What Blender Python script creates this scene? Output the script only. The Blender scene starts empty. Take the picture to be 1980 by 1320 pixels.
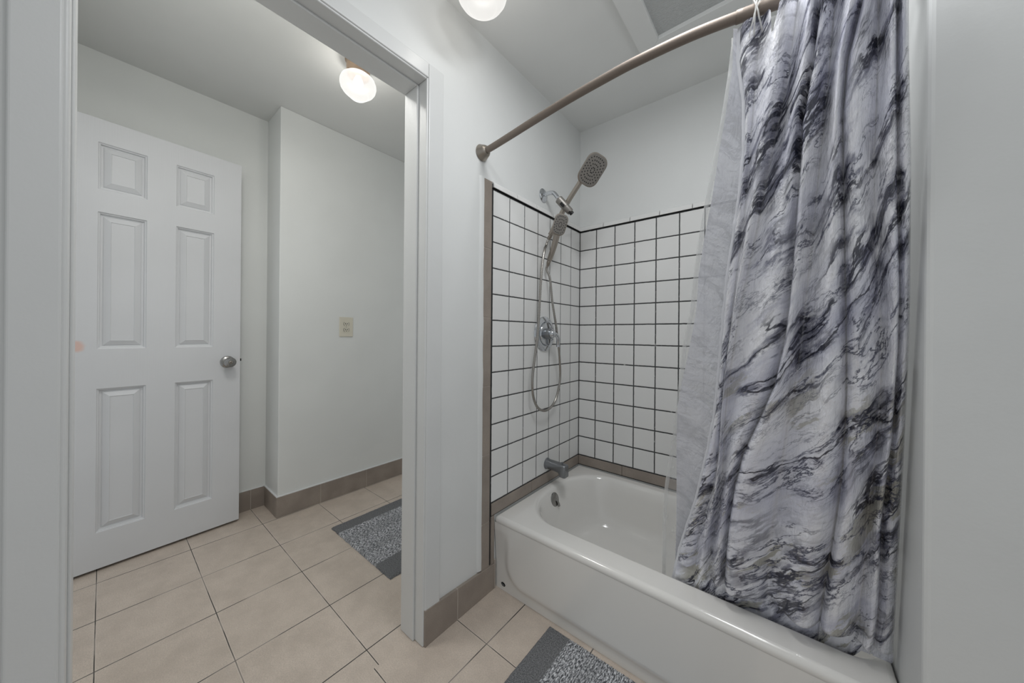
import bpy, bmesh, math, random
from mathutils import Vector, Matrix, noise
R_ = random.Random(7)
SC = bpy.context.scene
COL = SC.collection
V = Vector
WL = {}                                   # world location of every object (nothing here is rotated at object level)

# ------------------------------------------------------------------ measurements (metres)
H = 1.123                                 # eye height
XP = -1.0039                              # bathroom face of the partition with the doorway
XPH = -1.120                              # hall face of the same partition
YB = 1.8851                               # tiled back wall
XR = 0.212                                # alcove end wall on the right
YR = 1.026                                # front corner of that wall
ZC = 2.3887                               # bathroom ceiling
ZH = 2.5001                               # hall ceiling
XH = -2.3835                              # hall wall with the outlet
XN = -2.6303                              # set back hall wall behind the door
YN = 0.6762                               # the step between the two
YL = -0.17                                # hall end wall on the left
YE = 2.30                                 # hall end on the right
ZT = 0.3195                               # tub rim
YT = 1.107                                # tub apron
PT = 0.1148                               # tile pitch
ZTILE = 1.7591                            # top of the square tiles
YTL = YB - 7 * PT                         # front edge of the square tiles on the left wall

# ------------------------------------------------------------------ object helpers
def prop(o, label=None, cat=None, group=None, kind=None):
    if label: o['label'] = label
    if cat: o['category'] = cat
    if group: o['group'] = group
    if kind: o['kind'] = kind
    return o

def empty(name, loc):
    o = bpy.data.objects.new(name, None)
    o.empty_display_size = 0.05
    COL.objects.link(o); o.location = loc; WL[o] = V(loc)
    return o

def obj(name, bm, mats, parent=None, smooth=None, loc=None, bevel=None, recalc=True, tint=None):
    """link bm (world coordinates) as one mesh object; smooth = angle in degrees for auto smooth, True = all smooth"""
    if recalc: bmesh.ops.recalc_face_normals(bm, faces=bm.faces[:])
    base = WL[parent] if parent else V((0, 0, 0))
    org = V(loc) if loc else base
    me = bpy.data.meshes.new(name)
    for v in bm.verts: v.co -= org
    if smooth:
        for f in bm.faces: f.smooth = True
        if smooth is not True:
            ang = math.radians(smooth)
            for e in bm.edges:
                if len(e.link_faces) == 2 and e.calc_face_angle(0) > ang: e.smooth = False
    bm.to_mesh(me); bm.free()
    o = bpy.data.objects.new(name, me); COL.objects.link(o)
    for m in (mats if isinstance(mats, (list, tuple)) else [mats]): me.materials.append(m)
    o.location = org - base if parent else org
    if parent: o.parent = parent
    WL[o] = org
    if bevel:
        md = o.modifiers.new('bevel', 'BEVEL'); md.width = bevel; md.segments = 3; md.limit_method = 'ANGLE'; md.angle_limit = math.radians(40)
        md.harden_normals = False
    return o

def NB(): return bmesh.new()

def box(bm, a, b, mi=0):
    x0, y0, z0 = a; x1, y1, z1 = b
    vs = [bm.verts.new(p) for p in ((x0,y0,z0),(x1,y0,z0),(x1,y1,z0),(x0,y1,z0),(x0,y0,z1),(x1,y0,z1),(x1,y1,z1),(x0,y1,z1))]
    for f in ((0,3,2,1),(4,5,6,7),(0,1,5,4),(1,2,6,5),(2,3,7,6),(3,0,4,7)):
        bm.faces.new([vs[i] for i in f]).material_index = mi
    return vs

def frame_of(d):
    d = V(d).normalized()
    a = V((0, 0, 1)) if abs(d.z) < .9 else V((1, 0, 0))
    u = d.cross(a).normalized(); v = d.cross(u).normalized()
    return d, u, v

def loft(bm, rings, cap0=True, cap1=True, mi=0, closed=True):
    R = [[bm.verts.new(p) for p in r] for r in rings]
    n = len(R[0])
    for a, b in zip(R, R[1:]):
        for i in range(n if closed else n - 1):
            j = (i + 1) % n
            bm.faces.new((a[i], a[j], b[j], b[i])).material_index = mi
    if cap0: bm.faces.new(R[0][::-1]).material_index = mi
    if cap1: bm.faces.new(R[-1]).material_index = mi
    return R

def lathe(bm, origin, axis, prof, seg=32, mi=0, sq=None):
    """prof: (radius, distance along axis)"""
    d, u, v = frame_of(axis); o = V(origin); rings = []
    for r, t in prof:
        r = max(r, 1e-4)
        rings.append([o + d * t + (u * math.cos(2*math.pi*i/seg) + v * math.sin(2*math.pi*i/seg)) * r for i in range(seg)])
    return loft(bm, rings, mi=mi)

def catmull(pts, n=8):
    pts = [V(p) for p in pts]; P = [pts[0]*2 - pts[1]] + pts + [pts[-1]*2 - pts[-2]]; out = []
    for i in range(1, len(P) - 2):
        a, b, c, d = P[i-1:i+3]
        for k in range(n):
            t = k / n
            out.append(.5*((2*b) + (c-a)*t + (2*a-5*b+4*c-d)*t*t + (3*b-a-3*c+d)*t**3))
    out.append(pts[-1]); return out

def tube(bm, pts, rad, seg=12, mi=0, ripple=0):
    pts = [V(p) for p in pts]; rings = []
    up = None
    for i, p in enumerate(pts):
        d = (pts[min(i+1, len(pts)-1)] - pts[max(i-1, 0)]).normalized()
        if up is None: _, u, v = frame_of(d)
        else:
            u = (up - d * up.dot(d)).normalized(); v = d.cross(u).normalized()
        up = u
        r = rad(i / (len(pts)-1)) if callable(rad) else rad
        if ripple and i % 2: r *= 1 - ripple
        rings.append([p + (u*math.cos(2*math.pi*k/seg) + v*math.sin(2*math.pi*k/seg)) * r for k in range(seg)])
    return loft(bm, rings, mi=mi)

def rrect(hx, hy, r, n=6, rx=None):
    """rounded rectangle outline, 4n points, in the plane"""
    rx = rx or r; out = []
    for (sx, sy, a0) in ((1,1,0),(-1,1,90),(-1,-1,180),(1,-1,270)):
        for k in range(n):
            a = math.radians(a0 + 90*k/(n-1))
            out.append((sx*(hx-rx) + rx*math.cos(a), sy*(hy-r) + r*math.sin(a)))
    return out

def place2(pts, o, u, v):
    o, u, v = V(o), V(u), V(v)
    return [o + u*a + v*b for a, b in pts]

# ------------------------------------------------------------------ material helpers
class NT:
    def __init__(s, name):
        s.m = bpy.data.materials.new(name); s.m.use_nodes = True
        s.t = s.m.node_tree; s.t.nodes.clear()
        s.out = s.t.nodes.new('ShaderNodeOutputMaterial')
        s.b = s.t.nodes.new('ShaderNodeBsdfPrincipled')
        s.t.links.new(s.b.outputs[0], s.out.inputs[0])
    def n(s, typ, **kw):
        nd = s.t.nodes.new(typ)
        for k, v in kw.items(): setattr(nd, k, v)
        return nd
    def put(s, sock, v):
        if hasattr(v, 'is_output') or isinstance(v, bpy.types.NodeSocket): s.t.links.new(v, sock)
        elif isinstance(v, (tuple, list)) and len(v) == 3 and sock.type == 'RGBA': sock.default_value = (*v, 1)
        else: sock.default_value = v
    def math(s, op, a, b=0.0, c=0.0):
        nd = s.n('ShaderNodeMath', operation=op)
        s.put(nd.inputs[0], a); s.put(nd.inputs[1], b); s.put(nd.inputs[2], c)
        return nd.outputs[0]
    def mix(s, f, a, b, blend='MIX'):
        nd = s.n('ShaderNodeMix', data_type='RGBA', blend_type=blend)
        s.put(nd.inputs[0], f); s.put(nd.inputs[6], a); s.put(nd.inputs[7], b)
        return nd.outputs[2]
    def ramp(s, f, stops, interp='LINEAR'):
        nd = s.n('ShaderNodeValToRGB'); cr = nd.color_ramp; cr.interpolation = interp
        while len(cr.elements) < len(stops): cr.elements.new(.5)
        for e, (p, c) in zip(cr.elements, stops):
            e.position = p; e.color = (*c, 1) if isinstance(c, (tuple, list)) else (c, c, c, 1)
        s.put(nd.inputs[0], f); return nd.outputs[0]
    def step(s, f, lo, hi):
        nd = s.n('ShaderNodeMapRange', interpolation_type='SMOOTHSTEP')
        s.put(nd.inputs[0], f); nd.inputs[1].default_value = lo; nd.inputs[2].default_value = hi
        return nd.outputs[0]
    def noise(s, vec, scale, detail=3, rough=.5, dist=0.0, out=0):
        nd = s.n('ShaderNodeTexNoise'); s.put(nd.inputs['Vector'], vec)
        nd.inputs['Scale'].default_value = scale; nd.inputs['Detail'].default_value = detail
        nd.inputs['Roughness'].default_value = rough; nd.inputs['Distortion'].default_value = dist
        return nd.outputs[out]
    def pos(s): return s.n('ShaderNodeNewGeometry').outputs['Position']
    def xyz(s, vec):
        nd = s.n('ShaderNodeSeparateXYZ'); s.put(nd.inputs[0], vec); return nd.outputs
    def comb(s, x, y, z):
        nd = s.n('ShaderNodeCombineXYZ'); s.put(nd.inputs[0], x); s.put(nd.inputs[1], y); s.put(nd.inputs[2], z); return nd.outputs[0]
    def mapping(s, vec, loc=(0,0,0), rot=(0,0,0), scale=(1,1,1)):
        nd = s.n('ShaderNodeMapping'); s.put(nd.inputs[0], vec)
        nd.inputs[1].default_value = loc; nd.inputs[2].default_value = rot; nd.inputs[3].default_value = scale
        return nd.outputs[0]
    def bump(s, h, strength=.3, dist=.002, normal=None):
        nd = s.n('ShaderNodeBump'); s.put(nd.inputs['Height'], h)
        nd.inputs['Strength'].default_value = strength; nd.inputs['Distance'].default_value = dist
        if normal is not None: s.put(nd.inputs['Normal'], normal)
        s.put(s.b.inputs['Normal'], nd.outputs[0]); return nd.outputs[0]
    def set(s, **kw):
        for k, v in kw.items(): s.put(s.b.inputs[k.replace('_', ' ')], v)
        return s

def paint(name, col, rough=.45, bump=.25, scale=14):
    n = NT(name); p = n.pos()
    a = n.noise(p, scale, 4, .55); b = n.noise(p, 3.0, 2)
    n.set(Base_Color=n.mix(n.step(b, .3, .7), col, tuple(c*.965 for c in col)), Roughness=rough)
    n.bump(n.math('ADD', a, n.math('MULTIPLY', n.noise(p, 160, 2), .12)), bump, .004)
    return n.m

def metal(name, col, rough, brushed=False, metallic=1.0):
    n = NT(name); n.set(Base_Color=col, Metallic=metallic, Roughness=rough)
    if brushed:
        p = n.pos(); f = n.noise(n.mapping(p, scale=(1, 1, 1)), 220, 2)
        n.set(Roughness=n.math('ADD', n.math('MULTIPLY', f, .18), rough - .06))
    return n.m

def plain(name, col, rough=.5, **kw):
    n = NT(name); n.set(Base_Color=col, Roughness=rough, **kw); return n.m

def grid_lines(n, a, a0, ga, half, soft=.0008):
    """1 on a joint, 0 on the tile, along one axis"""
    f = n.math('FRACT', n.math('DIVIDE', n.math('SUBTRACT', a, a0), ga))
    d = n.math('MULTIPLY', n.math('SUBTRACT', .5, n.math('ABSOLUTE', n.math('SUBTRACT', f, .5))), ga)
    return n.math('SUBTRACT', 1.0, n.step(d, half - soft, half + soft))

def cell_rand(n, a, a0, ga, b, b0, gb):
    i = n.math('FLOOR', n.math('DIVIDE', n.math('SUBTRACT', a, a0), ga)); j = n.math('FLOOR', n.math('DIVIDE', n.math('SUBTRACT', b, b0), gb))
    w = n.n('ShaderNodeTexWhiteNoise', noise_dimensions='2D'); n.put(w.inputs['Vector'], n.comb(i, j, 0.0)); return w.outputs['Value']

def floor_tile(name, x0, y0, g):
    n = NT(name); p = n.pos(); x, y, z = n.xyz(p)
    wob = n.math('MULTIPLY', n.math('SUBTRACT', n.noise(p, 9, 2), .5), .0016)
    lx = grid_lines(n, n.math('ADD', x, wob), x0, g, .0021); ly = grid_lines(n, n.math('ADD', y, wob), y0, g, .0015)
    line = n.math('MAXIMUM', lx, ly)
    clouds = n.noise(p, 9, 7, .68); fine = n.noise(p, 260, 3, .7)
    base = n.mix(n.step(clouds, .3, .72), FT_A, FT_B)
    base = n.mix(n.math('MULTIPLY', n.step(fine, .38, .66), .5), base, tuple(c*.72 for c in FT_B))
    base = n.mix(n.math('MULTIPLY', cell_rand(n, x, x0, g, y, y0, g), .22), base, tuple(c*.80 for c in FT_A))
    streak = n.step(n.noise(n.mapping(p, rot=(0, 0, .6), scale=(2.0, 9, 1)), 1.6, 4, .6, .6), .62, .74)
    base = n.mix(n.math('MULTIPLY', streak, .22), base, (.50, .45, .41))
    pale = n.step(n.noise(p, 5, 3), .46, .62)
    grout = n.mix(pale, (.06, .053, .047), (.30, .265, .235))
    halo = n.math('MAXIMUM', grid_lines(n, n.math('ADD', x, wob), x0, g, .0034), grid_lines(n, n.math('ADD', y, wob), y0, g, .0034))
    base = n.mix(n.math('MULTIPLY', halo, .55), base, (.74, .66, .58))
    n.set(Base_Color=n.mix(line, base, grout), Roughness=n.math('ADD', .42, n.math('MULTIPLY', line, .4)))
    h = n.math('ADD', n.math('MULTIPLY', n.math('SUBTRACT', 1.0, line), .8), n.math('MULTIPLY', fine, .06))
    n.bump(h, .5, .002)
    return n.m

def wall_tile(name, horiz, h0, v0, hw_h, hw_v):
    """glazed white square tile with dark joints; horiz = 0 for joints counted along x, 1 along y"""
    n = NT(name); p = n.pos(); c = n.xyz(p)
    wob = n.math('MULTIPLY', n.math('SUBTRACT', n.noise(p, 45, 3, .6), .5), .0022)
    a = n.math('ADD', c[horiz], wob); b = n.math('ADD', c[2], wob)
    la = grid_lines(n, a, h0, PT, hw_v); lb = grid_lines(n, b, v0, PT, hw_h); line = n.math('MAXIMUM', la, lb)
    dark = n.mix(n.noise(p, 60, 3), (.02, .021, .022), (.07, .072, .074))
    chalk = n.step(n.noise(p, 30, 4, .7), .63, .70)
    grout = n.mix(chalk, dark, (.42, .42, .41))
    base = n.mix(n.math('MULTIPLY', cell_rand(n, c[horiz], h0, PT, c[2], v0, PT), .5), WT, tuple(q*.93 for q in WT))
    n.set(Base_Color=n.mix(line, base, grout), Roughness=n.math('ADD', .16, n.math('MULTIPLY', line, .6)))
    sa = grid_lines(n, a, h0, PT, hw_v + .002, .0035); sb = grid_lines(n, b, v0, PT, hw_h + .002, .0035)
    hgt = n.math('ADD', n.math('SUBTRACT', 1.0, n.math('MAXIMUM', sa, sb)), n.math('MULTIPLY', n.noise(p, 12, 2), .25))
    n.bump(hgt, .35, .002)
    return n.m

def beige_tile(name):
    n = NT(name); p = n.pos()
    f = n.noise(p, 240, 4, .7); c = n.noise(p, 9, 3)
    b = n.mix(n.step(c, .3, .7), BT_A, BT_B)
    n.set(Base_Color=n.mix(n.math('MULTIPLY', n.step(f, .4, .7), .35), b, tuple(q*.75 for q in BT_B)), Roughness=.45)
    n.bump(f, .12, .001)
    return n.m

# ------------------------------------------------------------------ palette
FT_A, FT_B = (.69, .595, .51), (.55, .47, .40)
BT_A, BT_B = (.35, .30, .258), (.285, .243, .21)
WT = (.80, .80, .79)
M_wall = paint('bath_wall_paint', (.745, .757, .75))
M_wall_hall = paint('hall_wall_paint', (.785, .80, .785), bump=.12)
M_ceil = paint('ceiling_paint', (.82, .83, .82), .6, .2)
M_ceil_hall = paint('hall_ceiling_paint', (.74, .75, .735), .6, .15)
M_trim = paint('trim_paint', (.70, .71, .705), .32, .35, 9)
M_door = paint('door_paint', (.70, .71, .725), .55, .12, 20)
M_caulk = plain('white_caulk', (.74, .75, .75), .5)
M_floor = floor_tile('floor_tile', -.8345, .887, .3059)
M_floor_hall = floor_tile('floor_tile_hall', -2.0622, .2916, .3059)
M_tile_left = wall_tile('white_wall_tile_left', 1, YB, ZTILE, .0030, .0023)
M_tile_back = wall_tile('white_wall_tile_back', 0, XP, ZTILE, .0034, .0030)
M_beige = beige_tile('beige_trim_tile')
M_grout_pale = plain('pale_grout', (.50, .45, .40), .8)
M_grey = plain('grey_grout', (.20, .20, .20), .8)
M_black = plain('black_caulk', (.018, .018, .019), .6)
M_dark = plain('dark_hole', (.015, .015, .015), .8)
M_cap = plain('white_glazed_trim', (.78, .78, .77), .18)
M_tub = plain('tub_enamel', (.81, .795, .765), .13, Coat_Weight=.4, Coat_Roughness=.05)
M_chrome = metal('chrome', (.62, .64, .67), .12)
M_dull = metal('dull_chrome', (.30, .31, .325), .32, True)
M_nickel = metal('brushed_nickel', (.36, .325, .285), .33, True)
M_rod = metal('brushed_nickel_rod', (.25, .21, .18), .58, True, .75)
M_face = metal('spray_face_grey', (.27, .255, .235), .42, metallic=.6)
M_rubber = plain('black_rubber', (.012, .012, .012), .5)
M_hose = metal('steel_hose', (.40, .38, .355), .27)
M_almond = plain('almond_plastic', (.70, .665, .56), .4)
M_knob = metal('satin_nickel_knob', (.36, .355, .345), .25)
M_bronze = metal('lamp_canopy_metal', (.48, .36, .27), .35, True)

def frosted_globe():
    n = NT('frosted_lamp_glass')
    tr = n.n('ShaderNodeBsdfTransparent'); tr.inputs[0].default_value = (1, .99, .97, 1)
    mx = n.n('ShaderNodeMixShader'); mx.inputs[0].default_value = .86
    n.set(Base_Color=(.05, .05, .048), Roughness=.4, Emission_Color=(1, .985, .955), Emission_Strength=GLOBE_GLOW)
    n.t.links.new(tr.outputs[0], mx.inputs[1]); n.t.links.new(n.b.outputs[0], mx.inputs[2]); n.t.links.new(mx.outputs[0], n.out.inputs[0])
    return n.m

def textured_panel():
    n = NT('textured_ceiling_panel'); p = n.pos()
    n.set(Base_Color=(.60, .615, .615), Roughness=.7)
    n.bump(n.noise(n.mapping(p, scale=(1, 2.2, 1)), 70, 4, .65, 1.2), .9, .006)
    return n.m

def rug_mat():
    n = NT('rug_chenille'); uv = n.n('ShaderNodeUVMap'); uv.uv_map = 'UVMap'
    u, v, _ = n.xyz(uv.outputs[0]); p = n.pos()
    tuft = n.noise(n.mapping(uv.outputs[0], scale=(1, .36, 1)), 250, 3, .65); big = n.noise(p, 26, 3)
    heather = n.ramp(tuft, [(.40, (.07, .075, .085)), (.475, (.27, .275, .29)), (.53, (.62, .63, .66)), (.62, (.88, .89, .92))])
    shift = n.math('MULTIPLY', n.math('SUBTRACT', big, .5), .10)
    bands = n.step(n.math('ADD', n.math('SINE', n.math('MULTIPLY', u, 40.0)), n.math('MULTIPLY', shift, 12.0)), -.4, .8)
    heather = n.mix(n.math('MULTIPLY', bands, .22), heather, (.20, .205, .215))
    groove = n.math('ABSOLUTE', n.math('SINE', n.math('MULTIPLY', n.math('ADD', u, n.math('MULTIPLY', n.math('SUBTRACT', n.noise(uv.outputs[0], 24, 2), .5), .008)), math.pi/.0135)))
    heather = n.mix(n.math('MULTIPLY', n.math('SUBTRACT', 1.0, n.step(groove, .12, .42)), .62), heather, (.11, .115, .125))
    dark = n.ramp(n.noise(uv.outputs[0], 260, 3, .65), [(.34, (.075, .078, .082)), (.66, (.30, .305, .315))])
    edge = n.noise(p, 60, 2)
    uu = n.math('ADD', u, n.math('MULTIPLY', n.math('SUBTRACT', edge, .5), .006))
    inb = n.math('MULTIPLY', n.step(uu, .089, .093), n.math('SUBTRACT', 1.0, n.step(uu, .491, .495)))
    n.set(Base_Color=n.mix(inb, dark, heather), Roughness=.95)
    n.bump(n.math('ADD', tuft, n.math('MULTIPLY', n.noise(uv.outputs[0], 700, 2), .4)), .9, .006)
    return n.m

def marble(name, back=False):
    """grey veined marble print on a glossy vinyl curtain, paler on its reverse"""
    n = NT(name); uv = n.n('ShaderNodeUVMap'); uv.uv_map = 'UVMap'; w = uv.outputs[0]
    def warped(amount, scale, det):
        warp = n.noise(w, scale, det, .6, .4, out=1); c = n.n('ShaderNodeVectorMath', operation='SUBTRACT'); n.put(c.inputs[0], warp); c.inputs[1].default_value = (.5, .5, .5)
        vm = n.n('ShaderNodeVectorMath', operation='MULTIPLY_ADD'); n.put(vm.inputs[0], c.outputs[0]); vm.inputs[1].default_value = (amount, amount, 0); n.put(vm.inputs[2], w); return vm.outputs[0]
    q = n.mapping(warped(.10, 2.8, 3), rot=(0, 0, math.radians(-22)))
    st = n.mapping(q, scale=(.55, 2.8, 1))
    def off(vec, x, y): return n.mapping(vec, loc=(x, y, 0))
    def dist0(f): return n.math('ABSOLUTE', n.math('SUBTRACT', f, .5))
    def line(f, width): return n.math('SUBTRACT', 1.0, n.step(dist0(f), width*.3, width))
    inv = lambda f: n.math('SUBTRACT', 1.0, f)
    mul = lambda a, b: n.math('MULTIPLY', a, b)
    clouds = n.noise(off(st, 2, 5), 1.9, 5, .58); c2 = n.noise(off(st, 3, 1), 4.6, 6, .66)
    base = n.ramp(clouds, [(.33, (.60, .61, .72)), (.44, (.80, .81, .895)), (.56, (.93, .935, .985))])
    base = n.mix(mul(n.step(c2, .53, .68), .45), base, (.40, .41, .54))
    rag = n.step(n.noise(off(n.mapping(q, scale=(.5, 1.8, 1)), 4, 4), 10, 7, .72), .45, .53)
    f1 = n.noise(off(st, 1.3, 4), 2.1, 6, .60, .15); m1 = n.step(n.noise(off(st, 7, 2), 1.8, 2), .38, .53)
    f2 = n.noise(off(st, 5.2, 9), 4.0, 7, .64, .2); m2 = n.step(n.noise(off(st, 2, 8), 2.2, 2), .41, .56)
    f3 = n.noise(off(n.mapping(q, scale=(.5, 2.2, 1)), 8, 3), 8.5, 7, .70, .3); m3 = n.step(n.noise(off(st, 12, 8), 3.0, 3), .48, .60)
    smear = mul(mul(line(f1, .070), rag), n.math('ADD', mul(m1, .78), .08))
    smear2 = mul(mul(line(f2, .045), inv(rag)), mul(m2, .5))
    c = n.mix(smear, base, (.15, .155, .225)); c = n.mix(smear2, c, (.22, .225, .31))
    y = n.xyz(w)[1]
    be = mul(mul(n.step(n.noise(off(st, 11, 6), 3.0, 7, .68), .535, .565), n.step(n.noise(off(w, 4, 4), 2.6, 2), .42, .52)), inv(n.step(y, .80, 1.25)))
    c = n.mix(mul(be, .85), c, (.42, .405, .345))
    c = n.mix(mul(mul(line(f3, .018), m3), .55), c, (.09, .10, .165))
    c = n.mix(mul(line(f2, .016), n.math('ADD', mul(m2, .8), .1)), c, (.05, .056, .10))
    c = n.mix(mul(line(f1, .019), n.math('ADD', mul(m1, .85), .12)), c, (.022, .024, .045))
    pale = n.mix(.80, c, (.86, .87, .93))
    c = n.mix(n.n('ShaderNodeNewGeometry').outputs['Backfacing'], c, pale) if not back else pale
    n.set(Base_Color=c, Roughness=.24, Coat_Weight=1.0, Coat_Roughness=.05)
    cr = n.noise(n.mapping(w, scale=(1, .45, 1)), 24, 4, .62, .8); crk = n.noise(off(w, 2, 2), 70, 3, .6)
    n.bump(n.math('ADD', cr, mul(crk, .34)), .6, .012)
    if back:
        tl = n.n('ShaderNodeBsdfTranslucent'); n.put(tl.inputs[0], pale)
        tr = n.n('ShaderNodeBsdfTransparent'); m1_ = n.n('ShaderNodeMixShader'); m1_.inputs[0].default_value = .38
        m2_ = n.n('ShaderNodeMixShader'); m2_.inputs[0].default_value = .10
        n.t.links.new(n.b.outputs[0], m1_.inputs[1]); n.t.links.new(tl.outputs[0], m1_.inputs[2])
        n.t.links.new(m1_.outputs[0], m2_.inputs[1]); n.t.links.new(tr.outputs[0], m2_.inputs[2]); n.t.links.new(m2_.outputs[0], n.out.inputs[0])
    return n.m

def clear_film(name, solid, col=(.78, .79, .79)):
    n = NT(name); p = n.pos()
    tr = n.n('ShaderNodeBsdfTransparent'); mx = n.n('ShaderNodeMixShader')
    cr = n.noise(n.mapping(p, scale=(1, 1, .5)), 30, 3, .6)
    n.set(Base_Color=col, Roughness=.15, Specular_IOR_Level=.6); n.bump(cr, .4, .006)
    n.put(mx.inputs[0], n.math('ADD', solid, n.math('MULTIPLY', n.step(cr, .5, .7), .10)))
    n.t.links.new(tr.outputs[0], mx.inputs[1]); n.t.links.new(n.b.outputs[0], mx.inputs[2]); n.t.links.new(mx.outputs[0], n.out.inputs[0])
    return n.m

# ------------------------------------------------------------------ lighting settings
GLOBE_GLOW = 0.44
BATH_W, HALL_W, BATH_FILL_AREA_W, HALL_FILL_AREA_W, FILL_W, HALL_FILL_W = 1.5, 4.8, 4.3, 3.4, 2.1, .9  # all but the bulb powers feed unseen added fill lights
WORLD = (.93, .97, 1.0); WORLD_S = .27
EXPOSURE = 0.85

# ================================================================== THE SETTING
def structure(name, bm, mat, label=None, **kw):
    o = obj(name, bm, mat, **kw); o['kind'] = 'structure'
    if label: o['label'] = label
    return o

bm = NB(); box(bm, (-1.062, -1.5, -.08), (1.5, 1.95, 0)); structure('floor', bm, M_floor)
bm = NB(); box(bm, (-2.75, -.26, -.08), (-1.062, 2.38, 0)); structure('floor_hall', bm, M_floor_hall)
bm = NB(); box(bm, (XP - .06, -1.5, ZC), (1.5, 1.95, ZC + .06)); structure('ceiling', bm, M_ceil)
bm = NB(); box(bm, (-2.75, -.26, ZH), (XP - .06, 2.38, ZH + .06)); structure('ceiling_hall', bm, M_ceil_hall)

# partition with the doorway
OY0, OY1, OZ = -.060, .749, 2.055          # rough opening, lined by the jambs
bm = NB()
box(bm, (XPH, -1.5, 0), (XP, OY0, ZH)); box(bm, (XPH, OY1, 0), (XP, YE + .08, ZH)); box(bm, (XPH, OY0, OZ), (XP, OY1, ZH))
wall_left = structure('wall_left', bm, M_wall)
bm = NB(); box(bm, (XP, YB, 0), (XR + .3, YB + .06, ZC)); wall_back = structure('wall_back', bm, M_wall)
bm = NB(); box(bm, (XR, YR, 0), (1.5, YB + .06, ZC)); structure('wall_right', bm, M_wall, bevel=.010)
bm = NB(); box(bm, (-2.75, YN, 0), (XH, YE + .08, ZH)); structure('wall_hall', bm, M_wall_hall, bevel=.004)
bm = NB(); box(bm, (-2.75, YL - .08, 0), (XN, YN, ZH)); structure('wall_niche', bm, M_wall_hall)
bm = NB(); box(bm, (-1.78, YL - .08, 0), (XPH, YL, ZH)); box(bm, (XN, YL - .08, 0), (-2.475, YL, ZH)); box(bm, (-2.475, YL - .08, 2.13), (-1.78, YL, ZH)); structure('wall_hall_left', bm, M_wall_hall)   # with the opening the door belongs to

# tiling on the left wall
e = .004
bm = NB(); box(bm, (XP, YTL, .380), (XP + e, YB, ZTILE + .001)); obj('tile_panel', bm, M_tile_left, wall_left)
def bullnose(bm, a, b, out, th=.016, hgt=.028):
    """one quarter round cap piece from a to b (bottom edge), bulging along out"""
    a, b, out = V(a), V(b), V(out); n = 7; pr = [(0, 0)]
    for k in range(n): t = math.pi/2*k/(n-1); pr.append((th*math.cos(t)**.8 if k < n-1 else 0, hgt*math.sin(t)**1.0))
    rings = [[p + out*x + V((0, 0, z)) for x, z in pr] for p in (a, b)]
    loft(bm, rings)
bm = NB()
ys = [1.074, 1.24, 1.398, 1.555, 1.712, YB - .002]
for y0, y1 in zip(ys, ys[1:]): bullnose(bm, (XP, y0 + .0018, ZTILE + .005), (XP, y1 - .0018, ZTILE + .005), (1, 0, 0))
obj('tile_cap', bm, M_cap, wall_left, smooth=50)
bm = NB(); box(bm, (XP, 1.075, ZTILE + .005), (XP + .0115, YB - .003, ZTILE + .0225)); obj('grey_joint', bm, M_grey, wall_left)
bm = NB(); box(bm, (XP, 1.0705, .107), (XP + .003, YTL, ZTILE + .03)); box(bm, (XP, YTL, ZTILE), (XP + .0045, YB, ZTILE + .006)); box(bm, (XP, YTL - .002, .320), (XP + .003, YB, .381))
obj('dark_joint', bm, M_black, wall_left)
bm = NB()
for z0, z1 in ((.110, .309), (.309, .603), (.603, .899), (.899, 1.195), (1.195, 1.493), (1.493, 1.789)):
    box(bm, (XP, 1.022, z0 + .0012), (XP + .008, 1.0705, z1 - .0012))
obj('beige_edge_tile', bm, M_beige, wall_left, bevel=.0012)
bm = NB(); box(bm, (XP, 1.0225, .110), (XP + .0065, 1.070, 1.788)); obj('pale_joint', bm, M_grout_pale, wall_left)
bm = NB()                                  # wavy painted build-up beside the beige tiles
N = 60; rows = []
for i in range(N + 1):
    z = .12 + (1.792 - .12)*i/N; w = .0045*noise.noise(V((0, 2.3, z*7))) ; h = .0075 + .0012*noise.noise(V((4, 0, z*9)))
    rows.append([bm.verts.new(p) for p in ((XP, 1.000 + w, z), (XP + h*.75, 1.006 + w, z), (XP + h, 1.014, z), (XP + h, 1.0235, z), (XP, 1.0235, z))])
for a, b in zip(rows, rows[1:]):
    for k in range(4): bm.faces.new((a[k], a[k+1], b[k+1], b[k]))
bm.faces.new(rows[-1]); bm.faces.new(rows[0][::-1])
obj('paint_ridge', bm, M_wall, wall_left, smooth=40)
bm = NB()
yy = [YTL + .002, 1.384, 1.69, YB - .001]
for y0, y1 in zip(yy, yy[1:]): box(bm, (XP, y0 + .001, .325), (XP + .007, y1 - .001, .3775))
obj('beige_band', bm, M_beige, wall_left, bevel=.0012)
bm = NB(); box(bm, (XP, 1.0835, .110), (XP + .007, YT - .003, .3215)); obj('beige_end_tile', bm, M_beige, wall_left, bevel=.001)
bm = NB(); box(bm, (XP, YT - .003, 0), (XP + .012, YT + .003, .125)); obj('tub_caulk', bm, M_grout_pale, wall_left, bevel=.002)

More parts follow.
